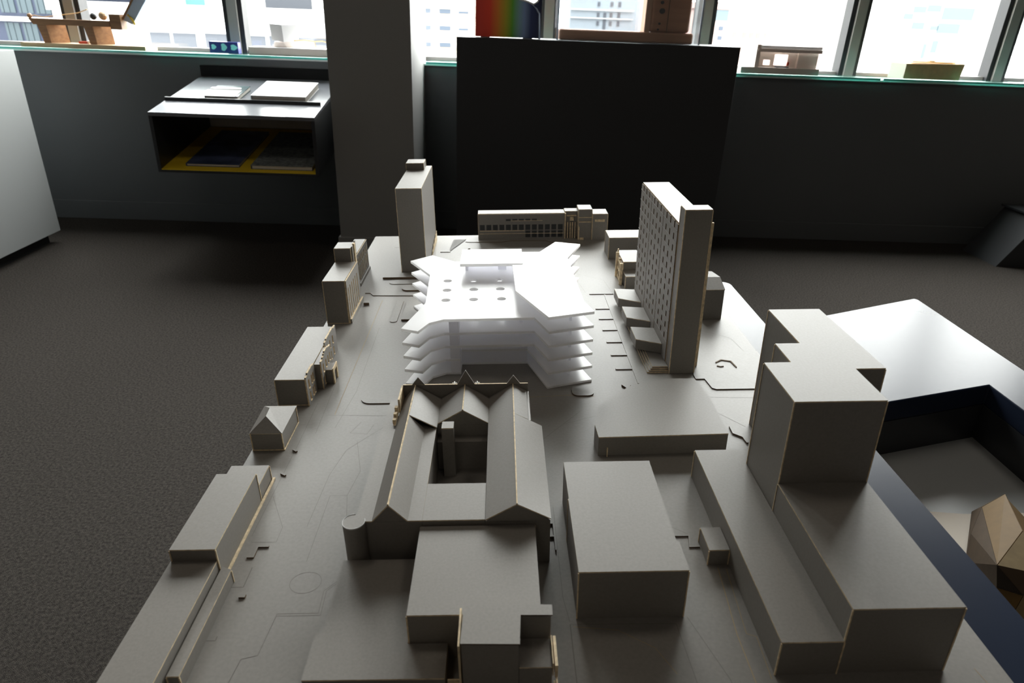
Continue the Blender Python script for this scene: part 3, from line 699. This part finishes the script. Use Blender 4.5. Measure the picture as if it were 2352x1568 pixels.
# ------------------------------------------------------------------ furniture of the room
# white plinth
pr = empty('white_plinth', (-3.62, 4.05, 0)); tag(pr, 'large white display plinth below the window sill', 'plinth')
MB().box(-.49, .49, -.75, .72, .08, 1.274).build('body', PLINTHW, pr, bevel=.003)
MB().box(-.43, .43, -.69, .66, 0, .0795).build('recessed_base', BLACK, pr)
# black plinth in the middle
pr = empty('black_plinth', (.645, 5.0, 0)); tag(pr, 'wide matt black plinth standing before the windows', 'plinth')
MB().box(-.925, .925, -.25, .24, .06, 1.45).build('body', BLACK, pr, bevel=.003)
MB().box(-.88, .88, -.20, .20, 0, .0595).build('recessed_base', BLACK, pr)
# dark sloping bench at the right wall
pr = empty('sloping_bench', (4.3, 4.95, 0)); tag(pr, 'black bench with a sloping side beside the right wall end', 'bench')
MB().add([(-.50, -.16, 0), (.30, -.16, 0), (.30, .25, 0), (-.50, .25, 0), (-.27, -.16, .37), (.30, -.16, .37), (.30, .25, .37), (-.27, .25, .37)],
         [(0, 3, 2, 1), (4, 5, 6, 7), (0, 1, 5, 4), (1, 2, 6, 5), (2, 3, 7, 6), (3, 0, 4, 7)]).build('body', BLACK, pr)
MB().box(-.30, .30, -.17, .26, .3705, .385).build('seat_top', DARKM, pr)

# wall-hung reading desk
dk = empty('reading_desk', (-1.683, 4.47, .0)); tag(dk, 'wall-hung sloping reading desk with open yellow-lined box', 'desk')
SL = .165   # rise per metre of depth
def slab(x0, x1, y0, y1, z0, z1, rise=SL):
    f = lambda y, z: z + rise * y
    return [(x0, y0, f(y0, z0)), (x1, y0, f(y0, z0)), (x1, y1, f(y1, z0)), (x0, y1, f(y1, z0)), (x0, y0, f(y0, z1)), (x1, y0, f(y0, z1)), (x1, y1, f(y1, z1)), (x0, y1, f(y1, z1))]
BF = [(0, 3, 2, 1), (4, 5, 6, 7), (0, 1, 5, 4), (1, 2, 6, 5), (2, 3, 7, 6), (3, 0, 4, 7)]
def sl(x0, x1, y0, y1, z0, z1, name, m_, par=dk): return MB().add(slab(x0, x1, y0, y1, z0, z1), BF).build(name, m_, par)
sl(-.52, .52, 0, .90, .935, .957, 'desk_top', BENCHTOP)
sl(-.52, -.498, 0, .90, .585, .9345, 'side_panel', DARKM); sl(.498, .52, 0, .90, .585, .9345, 'side_panel', DARKM)
sl(-.4975, .4975, 0, .90, .585, .600, 'bottom_panel', DARKM)
sl(-.4975, .4975, .0, .875, .6005, .606, 'yellow_floor', YELLOW)
sl(-.4975, .4975, .88, .90, .6065, .9345, 'back_lining', GREYIN)
sl(-.52, .50, .262, .275, .9572, .978, 'book_lip', DARKM)
sl(-.52, .52, .902, .917, .60, 1.03, 'wall_shade_panel', mat('wall_shade_black', (.008, .009, .01), .6, .2))  # black panel put in for the shade on the wall above the desk
def book(name, label, x0, x1, y0, y1, z0, th, cover, lean=0.0):
    r = empty(name, (-1.683 + (x0 + x1) / 2, 4.47 + y0, z0 + SL * y0)); hx = (x1 - x0) / 2; d = y1 - y0
    MB().add(slab(-hx + .004, hx - .004, .003, d - .003, .0035, th - .0035), BF).build('page_block', PAGES, r)
    MB().add(slab(-hx, hx, 0, d, 0, .003), BF).build('back_cover', cover, r)
    MB().add(slab(-hx, hx, 0, d, th - .003, th), BF).build('front_cover', cover, r)
    MB().add(slab(-hx - .003, -hx, 0, d, 0, th), BF).build('spine', cover, r)
    return tag(r, label, 'book')
book('thick_white_book', 'thick white book lying on the reading desk top', .04, .40, .29, .66, .9580, .042, PAPER)
book('dark_book', 'dark glossy book under a white leaflet on the reading desk', -.27, -.05, .30, .56, .9580, .028, DKCOV)
lf = empty('white_leaflet', (-1.683 - .18, 4.47 + .29, .9865 + SL * .29))
MB().add(slab(-.12, .11, -.002, .15, .0004, .0022), BF).build('sheet', PAPER, lf); MB().add(slab(-.10, .10, .152, .18, .0010, .0060, .19), BF).build('curled_edge', PAPER, lf)
tag(lf, 'white leaflet lying on the dark book of the reading desk', 'leaflet')
book('navy_book', 'dark blue catalogue inside the yellow-lined desk box', -.36, -.015, .06, .74, .6070, .018, NAVY)
book('grey_book', 'grey catalogue with radiating pattern inside the yellow-lined desk box', .07, .47, .04, .72, .6070, .026, GREYCOV)

# ------------------------------------------------------------------ things on the sill shelves
ST = SHELF_TOP + .0005
# wooden machine
wm = empty('wooden_machine', (-3.0, 5.47, ST)); tag(wm, 'wooden toy catapult machine on a pale pine board', 'model')
MB().box(-.47, .42, -.09, .10, 0, .030).build('base_board', PINE, wm)
for x in (-.30, .03):
    MB().add([(x - .02, -.05, .0305), (x + .03, -.05, .0305), (x + .11, .05, .0305), (x + .02, .06, .0305), (x - .045, -.05, .150), (x + .02, -.05, .150), (x + .10, .05, .150), (x + .01, .06, .150)], BF).build('leg', OAK, wm)
MB().add([(-.37, -.05, .1505), (.18, -.06, .1505), (.20, .0, .1505), (-.36, .02, .1505), (-.40, -.05, .190), (.18, -.06, .190), (.20, .0, .190), (-.39, .02, .190)], BF).build('beam', OAK, wm)
MB().box(.19, .27, -.07, .02, .135, .235).build('head_block', OAK, wm)
MB().tube([(-.41, -.02, .195), (-.37, -.02, .210), (-.30, -.02, .200), (-.05, -.02, .235), (.02, -.02, .26)], .003).build('string', CARDB, wm)
MB().ball((-.40, -.02, .205), .017).build('string_end', OAK, wm)
MB().ball((.055, -.02, .216), .024).build('dark_ball', BLACK, wm); MB().ball((.125, -.02, .222), .030).build('tan_ball', PINE, wm)
MB().box(-.09, -.03, -.02, .02, .0305, .046).build('red_trigger', RED, wm); MB().ball((-.02, -.01, .043), .0125).build('white_knob', PAPER, wm)
MB().add([(.27, -.03, .20), (.33, -.03, .17), (.33, .02, .17), (.27, .02, .20), (.46, -.03, .46), (.53, -.03, .43), (.53, .02, .43), (.46, .02, .46)], BF).build('throwing_chute', PALEB, wm)
MB().add([(.265, -.04, .21), (.272, -.04, .20), (.272, .02, .20), (.265, .02, .21), (.455, -.04, .47), (.462, -.04, .46), (.462, .02, .46), (.455, .02, .47)], BF).build('chute_edge', OAK, wm)
MB().tube([(.31, -.035, .235), (.33, -.035, .215), (.345, -.035, .19), (.35, -.035, .17)], .008).build('yellow_band', BRASS, wm)
# blue printed box
bb = empty('blue_printed_box', (-2.045, 5.50, ST)); tag(bb, 'small blue printed box with pale shapes beside the window frame', 'box')
MB().box(-.105, .105, -.03, .03, .0, .078).build('carton', BLUEB, bb)
for x, w_, h_ in ((-.075, .022, .018), (.0, .026, .026), (.072, .030, .020)):
    mb = MB().prism([(x + w_ * math.cos(a) * (.8 + .2 * math.cos(3 * a)), .042 + h_ * math.sin(a)) for a in [k * math.pi / 8 for k in range(16)]], 0.0003, .0015)
    mb.v = [(p[0], -.03 - p[2], p[1]) for p in mb.v]; mb.build('pale_print', CYAN, bb)
# grey house model left of the pillar
gm = empty('tilted_cube_model', (-1.47, 5.46, ST)); tag(gm, 'white cube house model on a grey base beside the pillar', 'model')
MB().box(-.36, .35, -.09, .10, 0, .052).build('base', TAUPE, gm); MB().box(-.36, .35, -.09, .10, .0523, .056).build('base_top', PAPER, gm)
_t = MB().add([(-.20, -.03, .085), (-.11, -.05, .075), (-.02, .02, .085), (-.11, .05, .09), (-.21, -.03, .195), (-.115, -.05, .19), (-.02, .02, .195), (-.12, .05, .20)], BF).build('cube', PAPER, gm); _t.location.z = .018
_t = MB().add([(-.21, .0, .0385), (-.10, -.02, .0385), (-.04, .03, .0385), (-.13, .05, .0385), (-.19, -.01, .076), (-.12, -.03, .073), (-.04, .02, .083), (-.12, .04, .086)], BF).build('plinth_block', TAUPE, gm); _t.location.z = .018
_t = MB().tube([(-.05, .0, .085), (.03, .0, .092), (.10, .0, .085), (.11, .0, .045)], .004).build('arch_rail', CARDB, gm); _t.location.z = .018
_t = MB().tube([(.10, .0, .085), (.16, .0, .09), (.20, .0, .08), (.215, .0, .045)], .004).build('arch_rail', CARDB, gm); _t.location.z = .018
# white slab house right of black plinth
hm = empty('slab_house_model', (2.10, 5.46, ST)); tag(hm, 'pale house model of stacked slabs on a taupe base beside the black plinth', 'model')
MB().box(-.30, .29, -.09, .09, 0, .045).build('base', TAUPE, hm)
MB().box(-.19, .29, -.07, .08, .172, .195).build('roof_slab', PAPER, hm); MB().box(-.19, .29, -.085, -.0705, .150, .172).build('fascia', TAUPE, hm)
MB().box(-.20, -.17, -.08, .08, .0455, .200).build('end_wall', TAUPE, hm)
MB().box(.13, .28, -.05, .07, .0455, .1495).build('side_wall', TAUPE, hm)
ss = [-.165, -.12, -.07, -.04, .06, .128]; ts = [.0455, .06, .095, .135, .1495]
mb = MB(); mb.grid_plate(ss, ts, lambda i, j: (i == 1 and j == 1) or (i == 3 and j in (1, 2)), 0, .02, lambda s_, t, d: (s_, -.03 + d, t)); mb.build('front_wall', TAUPE, hm)
MB().box(.05, .065, -.06, -.045, .06, .085).build('red_door', RED, hm); MB().box(-.03, .07, -.055, -.035, .0455, .054).build('step', BLACK, hm)
# brown box
bm_ = empty('cardboard_box_model', (3.28, 5.47, ST)); tag(bm_, 'brown cardboard block model with a thin lid', 'model')
MB().add([(-.22, -.06, 0), (.21, -.06, 0), (.21, .07, 0), (-.28, .05, 0), (-.22, -.06, .105), (.225, -.06, .115), (.22, .07, .115), (-.28, .05, .11)], BF).build('block', CARDB, bm_)
MB().box(-.16, .17, -.03, .05, .1155, .124).build('lid', CARDB, bm_); MB().box(-.02, .02, -.01, .03, .1245, .132).build('tab', PINE, bm_)
MB().add([(-.285, .045, .002), (-.222, -.063, .002), (-.2215, -.0605, .002), (-.281, .05, .002), (-.285, .045, .108), (-.222, -.063, .104), (-.2215, -.0605, .104), (-.281, .05, .108)], BF).build('pale_end', PALECARD, bm_)
# dark object at the far right of the sill
dm = empty('dark_stand', (4.14, 5.48, ST)); tag(dm, 'dark angular stand beside the last window frame', 'stand')
MB().add([(-.09, -.05, 0), (.12, -.05, 0), (.12, .05, 0), (-.07, .05, 0), (-.04, -.05, .17), (.12, -.05, .17), (.12, .05, .17), (-.03, .05, .17)], BF).build('body', FRAMEB, dm)
MB().box(-.02, .10, -.04, .04, .1705, .18).build('cap', PALEB, dm)

# things on the black plinth
PT = 1.4505
sp = empty('spectrum_block', (.052, 4.90, PT)); tag(sp, 'upright block with rainbow bands and a ragged white top on the black plinth', 'block')
SPEC = bpy.data.materials.new('rainbow_bands'); SPEC.use_nodes = True
nt = SPEC.node_tree; tc = nt.nodes.new('ShaderNodeTexCoord'); sx = nt.nodes.new('ShaderNodeSeparateXYZ'); mr = nt.nodes.new('ShaderNodeMapRange'); rp = nt.nodes.new('ShaderNodeValToRGB')
mr.inputs['From Min'].default_value = -.215; mr.inputs['From Max'].default_value = .215
cols = [(0, (.16, .012, .008)), (.22, (.26, .018, .008)), (.34, (.24, .07, .01)), (.46, (.15, .13, .01)), (.56, (.04, .13, .012)), (.66, (.07, .13, .14)), (.74, (.07, .10, .17)), (.84, (.012, .018, .05)), (1, (.004, .006, .016))]
while len(rp.color_ramp.elements) < len(cols): rp.color_ramp.elements.new(.5)
for e_, (p_, c_) in zip(rp.color_ramp.elements, cols): e_.position = p_; e_.color = (*[min(.95, q * 4.2) for q in c_], 1)
nt.links.new(tc.outputs['Object'], sx.inputs[0]); nt.links.new(sx.outputs['X'], mr.inputs['Value']); nt.links.new(mr.outputs['Result'], rp.inputs['Fac'])
nt.links.new(rp.outputs['Color'], nt.nodes['Principled BSDF'].inputs['Base Color'])
top_ = [(-.215, .34), (-.1, .33), (.03, .27), (.07, .235), (.12, .225), (.16, .21), (.185, .225), (.20, .26), (.215, .27)]
poly = [(-.215, .004), (.215, .004)] + top_[::-1]
mb = MB().prism(poly, -.035, .035); mb.v = [(p[0], -p[2], p[1]) for p in mb.v]; mb.build('rainbow_body', SPEC, sp)
rim = [(p[0], -.036, p[1] - .004) for p in top_]
MB().tube(rim, .007).build('ragged_rim', PAPER, sp)
MB().tube([(.15, -.037, .205), (.18, -.037, .18), (.20, -.037, .15), (.207, -.037, .0)], .0055).build('pale_crack', PALEB, sp)
MB().box(-.18, -.12, -.03, .03, 0, .0035).box(.10, .16, -.03, .03, 0, .0035).build('foot', PAPER, sp)

wd = empty('carved_wood_model', (.85, 4.94, PT)); tag(wd, 'reddish carved wood model with an upright block under a clear cover', 'model')
MB().add([(-.46, -.07, .002), (.43, -.07, .002), (.43, .09, .002), (-.46, .09, .002), (-.46, -.07, .068), (.43, -.07, .068), (.43, .09, .068), (-.46, .09, .068)], BF).build('ground_block', REDWOOD, wd, bevel=.012)
MB().box(.10, .135, -.06, .06, .0685, .34).build('sawn_edge', LIGHTWOOD, wd)
MB().box(.1355, .40, -.065, .08, .0685, .36).build('upright_block', REDWOOD, wd, bevel=.02)
for x, z, r_ in ((.205, .195, .019), (.195, .12, .008), (.20, .245, .012), (.26, .30, .010), (.19, .085, .007)):
    mb = MB().prism([(x + r_ * math.cos(k * math.pi / 7), z + r_ * .9 * math.sin(k * math.pi / 7)) for k in range(14)], 0, .003); mb.v = [(p[0], -.0655 - p[2], p[1]) for p in mb.v]; mb.build('knot', BLACK, wd)
MB().box(.245, .250, -.068, -.0655, .07, .34).build('crack', DKEDGE, wd)
cv = empty('clear_cover', (.85, 4.94, PT)); tag(cv, 'clear acrylic case over the carved wood model', 'case')
CLEAR = pane_glass('clear_acrylic', (.95, .96, .97), .10)
for (a, b_, c, d) in ((-.48, .47, -.095, -.091), (-.48, .47, .111, .115), (-.48, -.476, -.0905, .1105), (.466, .47, -.0905, .1105)):
    MB().box(a, b_, c, d, .0008, .45).build('side_pane', CLEAR, cv)
MB().box(-.48, .47, -.095, .115, .4505, .4545).build('top_pane', CLEAR, cv)
for x in (-.474, .464):
    MB().box(x - .005, x + .005, -.1005, -.0955, .0008, .45).build('edge_strip', PALEB, cv)

# ------------------------------------------------------------------ the street outside
EX = {'white': mat('render_white', (.32, .32, .315), .9, .2, noise=(2, .04)), 'cream': mat('render_cream', (.30, .255, .20), .9, .2), 'band': mat('band_orange', (.20, .13, .09), .9, .2),
      'grey': mat('render_grey', (.20, .215, .235), .9, .2), 'pink': mat('brick_pink', (.24, .17, .155), .9, .2, noise=(3, .1)), 'glassd': mat('blue_curtain_glass', (.012, .016, .028), .6, .1), 'glasspale': mat('bright_window', (.040, .044, .052), .6, .1), 'brickd': mat('brick_arch', (.13, .085, .075), .9, .1), 'greyl': mat('pale_stone', (.13, .145, .16), .9, .1),
      'glass': mat('far_window_glass', (.035, .045, .06), .6, .1), 'glassl': mat('pale_curtain_glass', (.055, .072, .082), .6, .1), 'strip': mat('curtain_strip', (.022, .031, .036), .6, .1), 'green': mat('green_panel', (.05, .16, .13), .5, .3)}
tag(MB().box(-150, 160, 14, 250, -34.2, -34).build('exterior_ground', mat('asphalt', (.12, .12, .12), .9, .2)), kind='structure')
GRP = 'far buildings seen through the windows'
KF, GZ = 2.4, -34.0      # street distance factor, street level
def zz(z): return 1.55 + (z - 1.55) * KF - GZ
def far_building(name, label, x0, x1, y, depth, top, m_, rows, bands=(), extra=()):
    """rows and bands in the facade's own small units (metres at distance y), the building stands KF times farther and larger"""
    c = (x0 + x1) / 2; r = empty(name, (c * KF, y * KF, GZ)); h = (x1 - x0) / 2 * KF; d = depth * KF; X = lambda x: (x - c) * KF
    MB().box(-h, h, 0, d, 0.01, zz(top)).build('wall', EX[m_], r)
    MB().box(-h - .3, h + .3, -.3, d, zz(top) + .01, zz(top) + .8).build('roof', EX[m_], r)
    for (a, b_, z0, z1, wm_) in rows:
        MB().box(X(a), X(b_), -.10, -.01, zz(z0), zz(z1)).build('window', EX[wm_], r)
    for (a, b_, z0, z1, bm_) in bands:
        MB().box(X(a), X(b_), -.45, -.11, zz(z0), zz(z1)).build('band', EX[bm_], r)
    return tag(r, label, 'building', GRP)
def W(rects, m_='glass', dz=(0,)): return [(a, b_, z0 + q, z1 + q, m_) for a, b_, z0, z1 in rects for q in dz]
far_building('curtain_wall_building', 'dark blue glass office with vertical pale strips and a white band', -27, -17.25, 30, 8, 19, 'glassd',
    W([(-19.75 + .23 * k - (.1 if k % 3 else 0), -19.65 + .23 * k, .16, .82) for k in range(10)], 'strip', (0, -.9, 1.02, 2.0)), [(-27, -17.25, .88, 1.04, 'white'), (-27, -17.25, 2.9, 3.05, 'white')])
far_building('white_office', 'white street building with grey ribbon windows below a ledge', -16.6, -5.4, 28, 5, 1.35, 'white',
    W([(-13.15, -12.42, .14, .72), (-12.30, -11.45, .14, .72), (-11.1, -10.2, .20, .74), (-10.0, -8.85, .22, .72), (-7.7, -6.5, .28, .74), (-8.7, -7.85, .24, .74)], 'glasspale', (0, -1.2)),
    [(-13.5, -5.4, .80, .93, 'grey')])
far_building('green_panel_building', 'taller white building with green glazed panels behind the white office', -16.9, -5.6, 36, 6, 9, 'white',
    W([(-14.95, -14.05, 1.48, 2.2), (-13.05, -12.45, 1.52, 2.2)], 'green', (0, 1.3)) + W([(-11.2, -9.0, 1.55, 2.3)], 'glasspale', (0, 1.3)))
far_building('cream_block', 'cream apartment block with small windows and orange bands', -3.9, -.3, 32, 6, 6, 'cream',
    W([(-2.62, -2.13, .44, .62), (-3.21, -2.98, .44, .62), (-1.8, -1.37, .46, .56)], 'glass', (0, .66, 1.31, 1.97, -.66)), [(-3.9, -.3, q, q + .035, 'band') for q in (-.3, .36, 1.0, 1.66, 2.03, 2.7)])
far_building('classical_block', 'pale classical stone block with narrow windows', 4.48, 9.6, 48, 8, 4.2, 'greyl',
    W([(6.2, 6.36, 1.5, 1.76), (7.02, 7.2, 1.5, 1.78), (7.52, 7.7, 1.5, 1.8)], 'glasspale', (0, .5, 1.12)) + W([(6.62, 6.8, 1.3, 2.25)], 'glasspale'), [(4.48, 8.5, 2.37, 2.45, 'white'), (4.48, 8.5, 1.9, 1.95, 'white')])
far_building('brick_arcade', 'pale brick building with a row of small arched windows', 11.2, 18.6, 42, 6, 2.6, 'pink',
    W([(13.26, 13.5, 1.2, 1.46), (13.83, 14.07, 1.16, 1.46), (14.23, 14.47, 1.16, 1.46), (14.61, 14.85, 1.16, 1.46), (15.1, 15.36, 1.2, 1.45)], 'brickd', (0, -.6)) + W([(12.41, 12.67, 1.5, 1.72), (12.42, 12.68, 1.0, 1.22)], 'glass') + W([(12.13, 12.86, 2.0, 2.55)], 'glassl'),
    [(13.3, 15.1, 1.79, 1.81, 'band')])
far_building('corner_block', 'white corner block with a column of blue windows', 24.2, 28.6, 60, 6, 5, 'white', W([(26.94, 27.42, 1.36, 1.62)], 'glass', (-1.1, -.56, 0, .56, 1.13)) + W([(25.6, 26.0, 1.36, 1.6)], 'glasspale', (-.56, 0, .56)))
far_building('glass_tower', 'pale tower with clustered blue glass blocks', 21.5, 31.5, 44, 8, 7, 'white',
    W([(23.94, 24.5, 2.48, 2.8), (24.43, 25.19, 2.85, 3.2), (24.58, 25.31, 1.97, 2.35), (25.71, 26.17, 1.95, 2.2), (26.14, 27.49, 1.8, 2.35), (25.25, 26.07, 2.93, 3.3), (26.23, 28.1, 2.54, 3.2), (26.1, 26.45, .72, 1.4), (25.59, 25.8, .38, 1.2)], 'glassl'))
